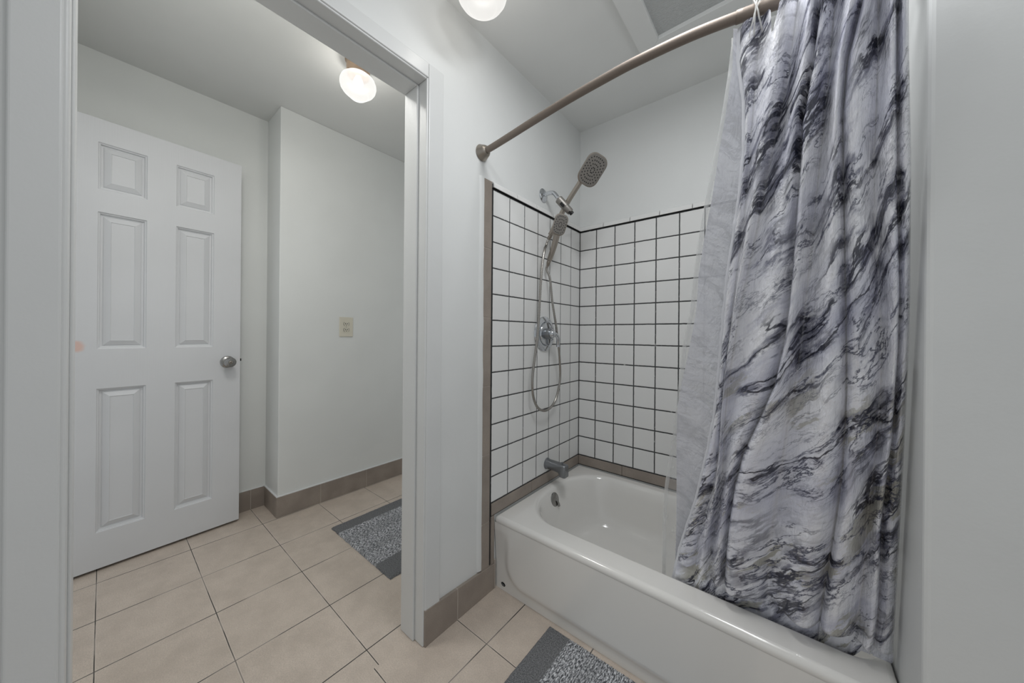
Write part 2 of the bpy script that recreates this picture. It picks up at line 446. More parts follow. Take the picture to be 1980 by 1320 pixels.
# tiling on the back wall
bm = NB(); box(bm, (XP + e, YB - e, .380), (XR, YB, ZTILE + .001)); obj('tile_panel', bm, M_tile_back, wall_back)
bm = NB(); xs = [XP + .002, -.842, -.684, -.526, -.369, -.212, -.055, .10, XR - .002]
for x0, x1 in zip(xs, xs[1:]): bullnose(bm, (x0 + .0018, YB, ZTILE + .005), (x1 - .0018, YB, ZTILE + .005), (0, -1, 0))
obj('tile_cap', bm, M_cap, wall_back, smooth=50)
bm = NB(); box(bm, (XP + .003, YB - .0115, ZTILE + .005), (XR - .003, YB, ZTILE + .0225)); obj('grey_joint', bm, M_grey, wall_back)
bm = NB(); box(bm, (XP + .004, YB - .0048, ZTILE), (XR, YB, ZTILE + .006)); box(bm, (XP, YB - .003, .320), (XR, YB, .381)); box(bm, (XP + .004, YB - .0075, .321), (XP + .0075, YB - .004, ZTILE + .004))
obj('dark_joint', bm, M_black, wall_back)
bm = NB(); xs = [XP + .007, -.722, -.414, -.108, XR]
for x0, x1 in zip(xs, xs[1:]): box(bm, (x0 + .001, YB - .007, .325), (x1 - .001, YB, .3775))
obj('beige_band', bm, M_beige, wall_back, bevel=.0012)

# tile skirting
bm = NB()
for y0, y1, t0, t1 in ((.7335, .888, .131, .122), (.888, YT - .003, .122, .109)):
    vs = box(bm, (XP - .0005, y0 + .001, 0), (XP + .012, y1 - .001, t0))
    for v in vs:
        if v.co.z > .05 and v.co.y > (y0 + y1)/2: v.co.z = t1
bl = structure('baseboard_left', bm, M_beige, bevel=.0015)
bm = NB(); box(bm, (XP, .8860, 0), (XP + .0115, .8900, .121)); obj('pale_joint', bm, M_grout_pale, bl)
bm = NB()
cuts = [YN - .009] + [.916 + .313*i for i in range(6)]
for y0, y1 in zip(cuts, cuts[1:]):
    box(bm, (XH, y0 + (.0015 if y0 > YN else 0), 0), (XH + .009, min(y1, YE) - .0015, .125))
box(bm, (XN, YN - .009, 0), (XH - .0005, YN, .125))
bh = structure('baseboard_hall', bm, M_beige, bevel=.001)
bm = NB(); box(bm, (XH, YN, 0), (XH + .0078, YE, .1245)); obj('pale_joint', bm, M_grout_pale, bh)
bm = NB(); box(bm, (XH, YN - .0095, .124), (XH + .0095, YE, .129)); box(bm, (XN, YN - .0095, .124), (XH, YN, .129)); obj('white_caulk', bm, M_caulk, bh)
bm = NB()
for y0, y1 in ((YL, .292), (.292, .598), (.598, YN - .009)): box(bm, (XN, y0 + .0015, 0), (XN + .009, y1 - .0015, .125))
bn = structure('baseboard_niche', bm, M_beige, bevel=.001)
bm = NB(); box(bm, (XN, YL, 0), (XN + .0078, YN - .009, .1245)); obj('pale_joint', bm, M_grout_pale, bn)
bm = NB(); box(bm, (XN, YL, .124), (XN + .0095, YN - .009, .1275)); obj('white_caulk', bm, M_caulk, bn)

# doorway lining and casing
trim = empty('trim_1', (XP, .345, 0)); trim['kind'] = 'structure'
xa, xb = XPH - .004, XP + .004
bm = NB(); box(bm, (xa, .729, 0), (xb, OY1 + .001, OZ)); obj('jamb', bm, M_trim, trim, bevel=.004)
bm = NB(); box(bm, (xa, OY0 - .001, 0), (xb, -.041, OZ)); obj('jamb', bm, M_trim, trim, bevel=.004)
bm = NB(); box(bm, (xa, -.041, 2.034), (xb, .729, OZ)); obj('head_jamb', bm, M_trim, trim, bevel=.004)
bm = NB(); box(bm, (xa - .002, .7205, 0), (-1.047, .7295, 2.034)); obj('stop', bm, M_trim, trim, bevel=.003)
bm = NB(); box(bm, (xa - .002, -.0415, 0), (-1.050, -.0365, 2.034)); obj('stop', bm, M_trim, trim, bevel=.002)
bm = NB(); box(bm, (xa - .002, -.0365, 2.0255), (-1.047, .7205, 2.0345)); obj('head_stop', bm, M_trim, trim, bevel=.003)
bm = NB(); box(bm, (XP - .001, .7345, .122), (XP + .009, .8015, 2.0925)); obj('casing', bm, M_trim, trim, bevel=.004)
bm = NB(); box(bm, (XP - .001, -.104, 0), (XP + .009, -.0475, 2.0925)); obj('casing', bm, M_trim, trim, bevel=.004)
bm = NB(); box(bm, (XP - .001, -.0475, 2.0395), (XP + .0085, .7345, 2.0925)); obj('head_casing', bm, M_trim, trim, bevel=.004)

# ================================================================== OPEN SIX PANEL DOOR
def six_panel_door():
    root = empty('door_1', (-2.4715, -.14, .014)); root['kind'] = 'structure'
    prop(root, 'white six panel door standing open against the hall wall', 'door')
    th = math.atan(.0622); ax = V((-math.sin(th), math.cos(th), 0)); nx = V((math.cos(th), math.sin(th), 0))   # along the door, towards the viewer
    O = V((-2.4715, -.14, .014)); W, HT, T = .657, 2.098, .035
    P = lambda a, z, d=0: O + ax*a + nx*d + V((0, 0, z))
    c0, c1, c2, c3 = .121, .277, .3815, .5345
    rows = [(.168, .840), (1.025, 1.666), (1.771, 1.990)]
    us = [0, c0, c1, c2, c3, W]; zs = [0] + [z for r in rows for z in r] + [HT]
    bm = NB(); g = {}
    for i, u in enumerate(us):
        for j, z in enumerate(zs): g[i, j] = bm.verts.new(P(u, z))
    for i in range(5):
        for j in range(len(zs) - 1):
            if i in (1, 3) and j in (1, 3, 5): continue
            bm.faces.new((g[i, j], g[i+1, j], g[i+1, j+1], g[i, j+1]))
    bk = [bm.verts.new(P(u, z, -T)) for u, z in ((0, 0), (W, 0), (W, HT), (0, HT))]
    bm.faces.new(bk[::-1])
    n = len(zs) - 1
    bm.faces.new([g[i, 0] for i in range(6)] + [bk[1], bk[0]]); bm.faces.new([g[i, n] for i in range(5, -1, -1)] + [bk[3], bk[2]])
    bm.faces.new([g[0, j] for j in range(n, -1, -1)] + [bk[0], bk[3]]); bm.faces.new([g[5, j] for j in range(n + 1)] + [bk[2], bk[1]])
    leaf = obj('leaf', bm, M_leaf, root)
    for (a0, a1) in ((c0, c1), (c2, c3)):
        for (z0, z1) in rows:
            bm = NB(); rings = []
            for ins, d in ((0, 0), (.002, -.003), (.007, -.0045), (.009, -.0095), (.016, -.0105), (.019, -.0085), (.040, -.002), (.0415, -.0035)):
                rings.append([P(u, z, d*1.7) for u, z in ((a0+ins, z0+ins), (a1-ins, z0+ins), (a1-ins, z1-ins), (a0+ins, z1-ins))])
            loft(bm, rings, cap0=False); obj('moulded_panel', bm, M_door, root)
    # knob
    kc = P(.598, .937); bm = NB()
    lathe(bm, kc, nx, [(.034, 0), (.034, .004), (.030, .009), (.020, .012), (.013, .016), (.012, .026), (.018, .032), (.026, .038), (.0285, .046), (.0275, .056), (.022, .062), (.012, .0635), (.0115, .0625), (0, .0625)], 36)
    kn = obj('door_knob', bm, M_knob, root, smooth=35)
    bm = NB(); lathe(bm, kc + nx*.0625, nx, [(.0085, 0), (.0085, .002), (.007, .0028), (0, .0028)], 20); box(bm, kc + nx*.0650 + ax*-.0009 + V((0, 0, -.005)), kc + nx*.0662 + ax*.0009 + V((0, 0, .005)), 1)
    obj('keyhole', bm, [M_nickel, M_dark], kn, smooth=35)
    bm = NB(); e0 = P(W, .945, -.018); lathe(bm, e0, ax, [(.010, -.001), (.010, .0012), (0, .0012)], 16); box(bm, e0 + V((-.006, 0, -.007)), e0 + V((.005, .010, .007)), 1)
    obj('latch', bm, [M_nickel, M_dark], root)
    return root

def leaf_material():
    n = NT('door_leaf_paint'); p = n.pos()
    grain = n.noise(n.mapping(p, scale=(1, 40, 1.2)), 6, 3, .6)
    col = n.mix(n.step(n.noise(p, 3, 2), .3, .7), (.70, .71, .725), (.675, .685, .70))
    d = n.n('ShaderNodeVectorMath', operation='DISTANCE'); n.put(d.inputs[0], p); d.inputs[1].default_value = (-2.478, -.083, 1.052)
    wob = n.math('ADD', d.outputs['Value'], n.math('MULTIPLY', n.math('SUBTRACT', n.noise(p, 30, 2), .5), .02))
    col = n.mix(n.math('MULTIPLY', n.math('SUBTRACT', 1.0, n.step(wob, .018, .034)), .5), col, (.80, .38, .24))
    n.set(Base_Color=col, Roughness=.55); n.bump(grain, .10, .002)
    return n.m
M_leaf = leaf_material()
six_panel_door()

# ================================================================== OUTLET
def outlet():
    y0, y1, z0, z1 = 1.029, 1.122, 1.098, 1.234; yc, zc = (y0+y1)/2, (z0+z1)/2
    root = empty('wall_outlet', (XH, yc, zc)); prop(root, 'almond duplex outlet on the plain hall wall beyond the doorway', 'outlet')
    bm = NB(); box(bm, (XH, y0, z0), (XH + .006, y1, z1)); obj('cover_plate', bm, M_almond, root, bevel=.003)
    for s in (-1, 1):
        c = V((XH + .0055, yc, zc + s*.0205)); bm = NB()
        ring = lambda r, x: [c + V((x, math.cos(a)*r, max(-.0125, min(.0125, math.sin(a)*r)))) for a in [2*math.pi*k/32 for k in range(32)]]
        loft(bm, [ring(.0175, 0), ring(.0175, .002), ring(.0165, .0026)], cap0=False)
        rc = obj('receptacle', bm, M_almond, root)
        bm = NB()
        for dy, h in ((-.0065, .0040), (.0065, .0033)): box(bm, c + V((.0024, dy - .0018, .0015 - h)), c + V((.0031, dy + .0018, .0015 + h + .002)))
        lathe(bm, c + V((.0024, 0, -.0075)), (1, 0, 0), [(.0027, 0), (.0027, .0007), (0, .0007)], 14)
        loft(bm, [ring(.0198, -.0002), ring(.0196, .0014), ring(.0176, .0016)], cap0=False, cap1=False)
        obj('slots', bm, M_dark, rc)
    bm = NB(); lathe(bm, (XH + .006, yc, zc), (1, 0, 0), [(.0028, 0), (.0024, .001), (0, .001)], 14); obj('screw', bm, M_nickel, root)
outlet()

# ================================================================== LAMPS
M_globe = frosted_globe()
M_bulb = plain('lit_bulb', (.8, .8, .8), .5, Emission_Color=(1, .98, .94, 1), Emission_Strength=2.6)
def lamp(x, y, zc, label, watts, mount):
    root = empty('ceiling_light', (x, y, zc)); prop(root, label, 'ceiling light', 'mushroom glass ceiling lights')
    bm = NB(); lathe(bm, (x, y, zc), (0, 0, -1), [(.062, 0), (.062, .004), (.056, .010), (.054, mount), (.046, mount + .002)], 40)
    cp = obj('canopy', bm, M_bronze, root, smooth=35)
    for k in range(3):
        a = k*2.094 + .6; bm = NB(); d = V((math.cos(a), math.sin(a), 0))
        lathe(bm, V((x, y, zc - mount + .007)) + d*.045, d, [(.002, 0), (.002, .006), (.005, .006), (.005, .012), (0, .012)], 10); obj('thumbscrew', bm, M_bronze, cp)
    zt = zc - mount
    prof = [(.042, -.004), (.050, .001), (.066, .008), (.079, .020), (.085, .036), (.0855, .048), (.082, .063), (.073, .077), (.062, .087), (.054, .092), (.0495, .096), (.046, .101), (.037, .109), (.024, .114), (.012, .1165), (0, .117)]
    bm = NB(); lathe(bm, (x, y, zt), (0, 0, -1), prof, 48)
    obj('glass_globe', bm, M_globe, root, smooth=True)
    bm = NB(); lathe(bm, (x, y, zt + .004), (0, 0, -1), [(.012, 0), (.013, .010), (.019, .022), (.0235, .034), (.0235, .044), (.018, .054), (.009, .059), (0, .060)], 24); obj('bulb', bm, M_bulb, root, smooth=True)
    ld = bpy.data.lights.new('bulb_light', 'POINT'); ld.energy = watts; ld.color = LAMP_COL; ld.shadow_soft_size = .024
    lo = bpy.data.objects.new('bulb_light', ld); COL.objects.link(lo); lo.parent = root; lo.location = (0, 0, -mount - .084)
    return root
LAMP_COL = (1.0, .975, .93)
lamp(-1.693, .815, ZH, 'lit mushroom glass lamp on the hall ceiling above the open door', HALL_W, .072)
lamp(-.800, .803, ZC, 'lit mushroom glass lamp on the bathroom ceiling beside the attic hatch', BATH_W, .066)

# unseen fill lights added to brighten the bathroom and alcove, out of the picture
ld = bpy.data.lights.new('bath_fill_area', 'AREA'); ld.energy = BATH_FILL_AREA_W; ld.shape = 'DISK'; ld.size = .36; ld.color = (.97, .985, 1.0)
lo = bpy.data.objects.new('bath_fill_area', ld); COL.objects.link(lo); lo.location = (-.23, .84, 2.34)
ld = bpy.data.lights.new('bath_fill_point', 'POINT'); ld.energy = FILL_W; ld.shadow_soft_size = .06; ld.color = (.97, .985, 1.0)  # unseen point fill, added to lift the ceiling and curtain front
lo = bpy.data.objects.new('bath_fill_point', ld); COL.objects.link(lo); lo.location = (-.10, .50, 2.16)
# unseen fill light added to brighten the door and hall floor, behind the doorway head
ld = bpy.data.lights.new('hall_fill_area', 'AREA'); ld.energy = HALL_FILL_AREA_W; ld.shape = 'DISK'; ld.size = .3; ld.color = (1, .985, .95)
lo = bpy.data.objects.new('hall_fill_area', ld); COL.objects.link(lo); lo.location = (-1.42, .25, 2.35)

ld = bpy.data.lights.new('hall_fill_point', 'POINT'); ld.energy = HALL_FILL_W; ld.shadow_soft_size = .10; ld.color = (1, .985, .95)  # unseen point fill, added to lift the upper hall walls
lo = bpy.data.objects.new('hall_fill_point', ld); COL.objects.link(lo); lo.location = (-1.45, .22, 2.22)

# ================================================================== ATTIC HATCH
root = empty('attic_hatch', (-.15, 1.2, ZC)); prop(root, 'painted attic hatch with flat board frame and rough panel in bathroom ceiling', 'hatch')
z0, z1 = ZC - .019, ZC
xo0, xi0, xi1, xo1, yo0, yi0, yi1, yo1 = -.510, -.425, .10, .185, .78, .865, 1.474, 1.559
def board(pts):
    bm = NB(); loft(bm, [[V((x, y, z0)) for x, y in pts], [V((x, y, z1)) for x, y in pts]]); obj('frame_board', bm, M_ceil, root, bevel=.002)
board([(xo0, yo0), (xi0, yi0), (xi0, yi1), (xo0, yo1)]); board([(xo0, yo1), (xi0, yi1), (xi1, yi1), (xo1, yo1)])
board([(xo1, yo0), (xo1, yo1), (xi1, yi1), (xi1, yi0)]); board([(xo0, yo0), (xo1, yo0), (xi1, yi0), (xi0, yi0)])
bm = NB(); box(bm, (xi0, yi0, ZC - .003), (xi1, yi1, ZC)); obj('panel', bm, textured_panel(), root)

# ================================================================== BATHTUB
def bathtub():
    root = empty('bathtub', (-.395, 1.49, 0)); prop(root, 'white enamelled alcove bathtub with moulded apron along the tiled wall', 'bathtub')
    x0, x1, y1 = -.9995, XR - .003, YB - .008
    bm = NB()
    n = 16
    def outer(ins, z): return [V(((x0+x1)/2 + a, (YT+y1)/2 + b, z)) for a, b in rrect((x1-x0)/2 - ins, (y1-YT)/2 - ins, max(.012 - ins*.3, .004), n)]
    def inner(xl, xr, ya, yb, rx, ry, z):
        # wide oval drain end on the left, tight corners on the right
        o_ = []
        for (sx, sy, a0) in ((1,1,0),(-1,1,90),(-1,-1,180),(1,-1,270)):
            ax_, ay_ = (rx, ry) if sx < 0 else (rx*.35, ry*.25)
            xe, ye = (xl if sx < 0 else xr), (ya if sy < 0 else yb)
            for k in range(n):
                a = math.radians(a0 + 90*k/(n-1)); o_.append(V((xe - sx*ax_ + ax_*math.cos(a), ye - sy*ay_ + ay_*math.sin(a), z)))
        return o_
    rings = [outer(.014, .05), outer(.012, .27), outer(.0, .294), outer(.0, .301), outer(.001, .307), outer(.0045, .3132), outer(.0100, .3165), outer(.0150, ZT), outer(.0165, ZT), outer(.022, ZT - .0001),
             inner(-.980, .199, 1.197, 1.828, .225, .29, .3190),              inner(-.972, .196, 1.203, 1.822, .22, .285, .3185), inner(-.960, .192, 1.2065, 1.818, .21, .28, .3165), inner(-.951, .188, 1.2125, 1.812, .205, .275, .311),
             inner(-.944, .184, 1.219, 1.806, .20, .27, .300), inner(-.932, .176, 1.228, 1.797, .19, .26, .265), inner(-.910, .155, 1.243, 1.785, .185, .25, .20),
             inner(-.888, .12, 1.258, 1.770, .18, .23, .135), inner(-.868, .02, 1.276, 1.752, .17, .215, .095), inner(-.838, -.02, 1.302, 1.726, .16, .195, .070), inner(-.79, -.08, 1.345, 1.683, .14, .16, .058),
             inner(-.70, -.2, 1.42, 1.61, .08, .09, .054)]
    loft(bm, rings, cap0=False, cap1=True)
    body = obj('basin', bm, M_tub, root, smooth=50)
    # apron: a pressed panel with rounded corner set back from its border
    bm = NB(); NX, NZ = 150, 44; g = []
    ztop = .292
    for j in range(NZ + 1):
        row = []
        z = ztop*j/NZ
        for i in range(NX + 1):
            x = x0 + .001 + (x1 - x0 - .002)*i/NX
            # signed distance to panel region x > xl, z > zb, corner radius r
            r = .095; dx = x - (x0 + .060 + .012*(z/.3)); dz = z - .046
            qx, qz = r - dx, r - dz
            d = r - math.hypot(max(qx, 0), max(qz, 0)) if (qx > 0 or qz > 0) else min(dx, dz)
            if qx > 0 and qz <= 0: d = dx
            if qz > 0 and qx <= 0: d = dz
            t = max(0, min(1, (d + .016)/.032)); s = t*t*(3 - 2*t)
            fade = 1 - max(0, min(1, (z - .12)/.14))**1.5
            row.append(bm.verts.new((x, YT + .0005 + .0115*(1 - s)*fade, z)))
        g.append(row)
    for j in range(NZ):
        for i in range(NX): bm.faces.new((g[j][i], g[j][i+1], g[j+1][i+1], g[j+1][i]))
    # returns behind the edge so the apron has thickness
    for (a, b) in zip([r[0] for r in g], [r[0] for r in g][1:]):
        c, d = bm.verts.new(a.co + V((0, .03, 0))), bm.verts.new(b.co + V((0, .03, 0))); bm.faces.new((a, b, d, c))
    ap = obj('apron', bm, M_tub, root, smooth=60)
    c = V((-.955, YT + .0118, .028)); bm = NB()
    pts = [(.005 + .0125*math.cos(a), .0075*math.sin(a)) for a in [2*math.pi*k/20 for k in range(20)]]
    loft(bm, [[c + V((u*.9 - .004 + .35*w, 0, w - .25*u)) for u, w in pts], [c + V((u*.9 - .004 + .35*w, -.0012, w - .25*u)) for u, w in pts]])
    obj('chipped_hole', bm, M_dark, ap)
    bm = NB(); tube(bm, catmull([c + V((-.006, -.002, .002)), c + V((0, -.004, .0005)), c + V((.006, -.002, -.004))], 5), .0011, 8); obj('clip', bm, M_dull, ap, smooth=True)
    # overflow plate on the drain end
    ax = V((1, 0, .30)).normalized(); oc = V((-.934, 1.500, .262)); bm = NB()
    lathe(bm, oc, ax, [(.034, -.006), (.0345, .003), (.033, .006), (.022, .0095), (.008, .011), (.0075, .0125), (0, .013)], 36)
    ov = obj('overflow_plate', bm, M_knob, body, smooth=35)
    d, u, v = frame_of(ax)
    bm = NB(); tube(bm, catmull([oc + ax*.012, oc + ax*.020 + V((0, .004, -.012)), oc + ax*.024 + V((0, .010, -.036))], 6), lambda t: .004 + .003*t, 10); obj('trip_lever', bm, M_knob, ov, smooth=True)
    # drain
    bm = NB(); lathe(bm, (-.69, 1.515, .0545), (0, 0, 1), [(.03, 0), (.03, .002), (.024, .0035), (.02, .001), (0, .001)], 28); obj('drain', bm, M_chrome, body, smooth=35)
    return root
bathtub()

# ================================================================== TUB SPOUT, VALVE
root = empty('tub_spout', (XP, 1.527, .427)); prop(root, 'dull chrome tub spout jutting from the tile above the tub rim', 'faucet')
bm = NB(); c = V((XP + .003, 1.527, .427))
lathe(bm, c, (1, 0, 0), [(.030, 0), (.030, .004), (.0275, .006)], 32)
obj('base_ring', bm, M_dull, root, smooth=35)
bm = NB(); rings = []
for t, hy, hu, hd, r in ((.004, .0265, .0265, .0265, .0262), (.03, .0262, .025, .026, .024), (.06, .025, .022, .026, .018), (.085, .0235, .0205, .027, .012), (.093, .023, .0205, .046, .010), (.112, .022, .020, .047, .009), (.121, .0205, .018, .046, .008), (.124, .018, .014, .043, .006)):
    pts = rrect(hy, (hu + hd)/2, min(r, hy*.99), 6); rings.append([c + V((t, a, b + (hu - hd)/2)) for a, b in pts])
loft(bm, rings); sp = obj('spout_body', bm, M_dull, root, smooth=45)
bm = NB(); lathe(bm, c + V((.098, 0, .0195)), (0, 0, 1), [(.0045, 0), (.0045, .005), (.006, .007), (.006, .010), (0, .011)], 16); obj('diverter_pin', bm, M_dull, sp, smooth=35)

root = empty('shower_valve', (XP, 1.490, 1.128)); prop(root, 'round chrome shower valve with lever handle on white tile', 'shower valve')
c = V((XP + .004, 1.490, 1.128))
bm = NB(); lathe(bm, c, (1, 0, 0), [(.0915, 0), (.0925, .003), (.090, .007), (.078, .012), (.066, .0145), (.062, .012), (.060, .010), (.0595, .016), (.057, .019), (.030, .021), (0, .0215)], 56)
ep = obj('escutcheon', bm, M_chrome, root, smooth=30)
bm = NB(); lathe(bm, c + V((.018, 0, 0)), (1, 0, 0), [(.029, 0), (.028, .022), (.026, .026), (0, .027)], 32); obj('stem_sleeve', bm, M_dull, root, smooth=35)
bm = NB(); h = c + V((.040, 0, 0))
lathe(bm, h, (1, 0, 0), [(.020, 0), (.022, .008), (.021, .018), (.015, .026), (.006, .029), (0, .0295)], 28)
tube(bm, catmull([h + V((.010, .006, .002)), h + V((.018, .026, -.004)), h + V((.021, .042, -.024)), h + V((.016, .050, -.052)), h + V((.015, .053, -.068))], 7), lambda t: .0115 - .003*t + .002*max(0, t-.7)/.3, 14)
obj('lever_handle', bm, M_chrome, root, smooth=50)

# ================================================================== SHOWER HEADS
YS = 1.490
def spray_head(name, parent, centre, normal, up, hw, hh, th, nd, label=None):
    """rounded square spray head: body plus a face with rings of rubber nozzles"""
    nrm = V(normal).normalized(); up = V(up); up = (up - nrm*up.dot(nrm)).normalized(); nz = .0030 if hh > .06 else .0024; side = up.cross(nrm).normalized(); c = V(centre)
    bm = NB(); rings = []
    for ins, d in ((hw*.55, -th), (hw*.22, -th*.85), (.004, -th*.35), (0, -th*.1), (.0008, 0), (.004, .001)):
        rings.append(place2(rrect(hw-ins, hh-ins, (min(hw, hh)-ins)*.72, 7), c + nrm*d, side, up))
    loft(bm, rings); hd = obj(name, bm, M_nickel, parent, smooth=40)
    bm = NB(); loft(bm, [place2(rrect(hw-.005, hh-.005, (min(hw, hh)-.005)*.72, 7), c + nrm*d, side, up) for d in (.0008, .0016)], cap0=False)
    for r in range(1, nd + 1):
        k = 2 + 6*r
        for q in range(k):
            a = 2*math.pi*(q + .5*(r % 2))/k; f = (r - .25)/nd*.84
            ca, sa = math.cos(a), math.sin(a); m = (abs(ca)**3 + abs(sa)**3)**(-1/3)
            p = c + side*(ca*m*f*hw) + up*(sa*m*f*hh) + nrm*.0015
            lathe(bm, p, nrm, [(nz, 0), (nz*.85, .0014), (0, .0014)], 8, mi=1)
    obj('spray_face', bm, [M_face, M_rubber], hd, smooth=30)
    return hd

root = empty('overhead_shower', (XP, 1.475, 1.861)); prop(root, 'large brushed nickel shower head on a chrome arm above the tile', 'shower head')
c0 = V((XP, 1.475, 1.861))
bm = NB(); lathe(bm, c0, (1, 0, 0), [(.036, 0), (.036, .003), (.030, .008), (.018, .011), (.013, .013)], 36); obj('arm_flange', bm, M_chrome, root, smooth=35)
bm = NB(); tube(bm, catmull([c0, c0 + V((.030, .002, .004)), c0 + V((.058, .006, .002)), c0 + V((.077, .005, -.016)), c0 + V((.094, .002, -.040))], 8), .0105, 16); obj('shower_arm', bm, M_chrome, root, smooth=True)
# wand bar: lower end near the wall, upper end out over the tub
B0, B1 = V((-.966, YS, 1.648)), V((-.790, YS, 1.882))
path = catmull([B0, B0.lerp(B1, .33) + V((-.002, 0, .002)), B0.lerp(B1, .62) + V((-.005, 0, .005)), B1], 6)
bm = NB(); rings = []
for i, p in enumerate(path):
    d = (path[min(i+1, len(path)-1)] - path[max(i-1, 0)]).normalized(); u = V((0, 1, 0)); v = d.cross(u)
    rings.append(place2(rrect(.0125 - .002*i/len(path), .0095, .004, 4), p, u, v))
loft(bm, rings); obj('wand', bm, M_nickel, root, smooth=40)
bd = (B1 - B0).normalized()
hn = V((.56, -.62, -.55)).normalized()
HC = V((-.727, 1.487, 1.916))
spray_head('large_head', root, HC, hn, bd, .054, .074, .022, 4)
bm = NB(); lathe(bm, B0 + V((.006, 0, .002)), -bd, [(.0085, 0), (.0105, .004), (.0105, .020), (.0085, .024), (.0075, .030)], 20); obj('hose_nut', bm, M_nickel, root, smooth=35)
# diverter bracket gripping the wand
b0, b1 = V((-.893, 1.455, 1.806)), V((-.846, 1.492, 1.742)); bx = (b1 - b0).normalized()
bm = NB(); L_ = (b1 - b0).length
lathe(bm, b0 - bx*.006, bx, [(.016, 0), (.0195, .003), (.0205, .008), (.0205, L_*.62), (.018, L_*.64), (.0175, L_), (.0155, L_ + .006), (0, L_ + .007)], 32)
bk = obj('bracket', bm, M_face, root, smooth=35)
bm = NB(); pc = b0.lerp(b1, .38); od = V((.30, -.80, -.52)).normalized(); od = (od - bx*od.dot(bx)).normalized(); u = bx; v = od.cross(u).normalized(); pc = pc + od*.0185
loft(bm, [place2(rrect(.0125, .0075, .003, 4), pc + od*d, u, v) for d in (-.004, .0045)]); obj('selector_button', bm, M_rubber, bk, bevel=.001)
bm = NB(); lathe(bm, b1 + bx*.002, bx, [(.0100, 0), (.0112, .002), (.0112, .009), (.0085, .010)], 18); pc2 = b1 + od*.014; loft(bm, [place2(rrect(.006, .006, .002, 4), pc2 + od*d, u, v) for d in (-.006, .008)]); obj('lock_tab', bm, M_rubber, bk, smooth=35)

root = empty('hand_shower', (-.90, YS, 1.675)); prop(root, 'small nickel hand shower clipped under the large head with looping steel hose', 'hand shower')
hn2 = V((.72, -.62, -.32)).normalized(); up2 = V((.32, 0, .95)).normalized()
SHC = V((-.882, 1.450, 1.676))
spray_head('small_head', root, SHC, hn2, up2, .036, .052, .024, 3)
hb0, hb1 = V((-.912, 1.468, 1.635)), V((-.962, 1.476, 1.512))
path = catmull([SHC - hn2*.016 + V((0, 0, .01)), hb0, hb0.lerp(hb1, .5) + V((.004, 0, 0)), hb1], 6); bm = NB(); rings = []
for i, p in enumerate(path):
    d = (path[min(i+1, len(path)-1)] - path[max(i-1, 0)]).normalized(); u = V((0, 1, 0)); v = d.cross(u).normalized(); t = i/(len(path)-1)
    rings.append(place2(rrect(.017 - .005*t, .0135 - .003*t, .006, 4), p, u, v))
loft(bm, rings); obj('handle', bm, M_nickel, root, smooth=40)
bm = NB(); hd = (hb1 - hb0).normalized(); lathe(bm, hb1 - hd*.002, hd, [(.0085, 0), (.0105, .003), (.0105, .020), (.008, .024), (.0075, .032)], 20); obj('hose_nut', bm, M_nickel, root, smooth=35)
he = hb1 + hd*.028; hs = B0 + V((.006, 0, .002)) - bd*.037
hose = catmull([hs, hs + V((-.004, -.010, -.030)), (-.968, 1.440, 1.56), (-.965, 1.413, 1.46), (-.962, 1.392, 1.30), (-.958, 1.372, 1.13), (-.958, 1.345, 1.00), (-.962, 1.334, .90), (-.965, 1.348, .815), (-.965, 1.392, .752), (-.965, 1.462, .730),
                (-.965, 1.530, .750), (-.965, 1.575, .805), (-.962, 1.594, .890), (-.955, 1.572, 1.02), (-.955, 1.540, 1.16), (-.960, 1.505, 1.30), (-.966, 1.490, 1.42), he + hd*.02, he], 26)
bm = NB(); tube(bm, hose, .0068, 10, ripple=.14); obj('hose', bm, M_hose, root, smooth=True)

# ================================================================== CURTAIN ROD AND RINGS
ZR = 1.889
ROD = catmull([(XP + .010, 1.010, ZR), (-.93, 1.004, ZR), (-.83, .991, ZR), (-.70, .973, ZR), (-.554, .955, ZR), (-.40, .943, ZR), (-.316, .941, ZR), (-.189, .947, ZR), (-.072, .966, ZR), (.013, .983, ZR), (.11, 1.012, ZR), (XR - .010, 1.055, ZR)], 8)
root = empty('shower_rod', (XP, 1.010, ZR)); prop(root, 'curved brushed nickel shower rod spanning the alcove above the tub', 'curtain rod')
bm = NB(); tube(bm, [p for p in ROD if p.x < -.085], .0128, 20); obj('pole', bm, M_rod, root, smooth=True)
bm = NB(); tube(bm, [p for p in ROD if p.x > -.105], .0142, 20); obj('sleeve', bm, M_rod, root, smooth=True)
for end, d, nm in ((V((XP + .001, 1.010, ZR)), (1, -.06, 0), 'wall_flange'), (V((XR - .001, 1.057, ZR)), (-1, -.3, 0), 'wall_flange')):
    bm = NB(); lathe(bm, end, d if nm == 0 else ((1, 0, 0) if end.x < -.5 else (-1, 0, 0)), [(.033, 0), (.034, .004), (.031, .010), (.026, .022), (.022, .030), (.018, .033), (.0155, .036)], 40); obj(nm, bm, M_nickel, root, smooth=35)

def rod_at(x):
    for a, b in zip(ROD, ROD[1:]):
        if a.x <= x <= b.x: return a.lerp(b, (x - a.x)/(b.x - a.x))
    return ROD[-1]

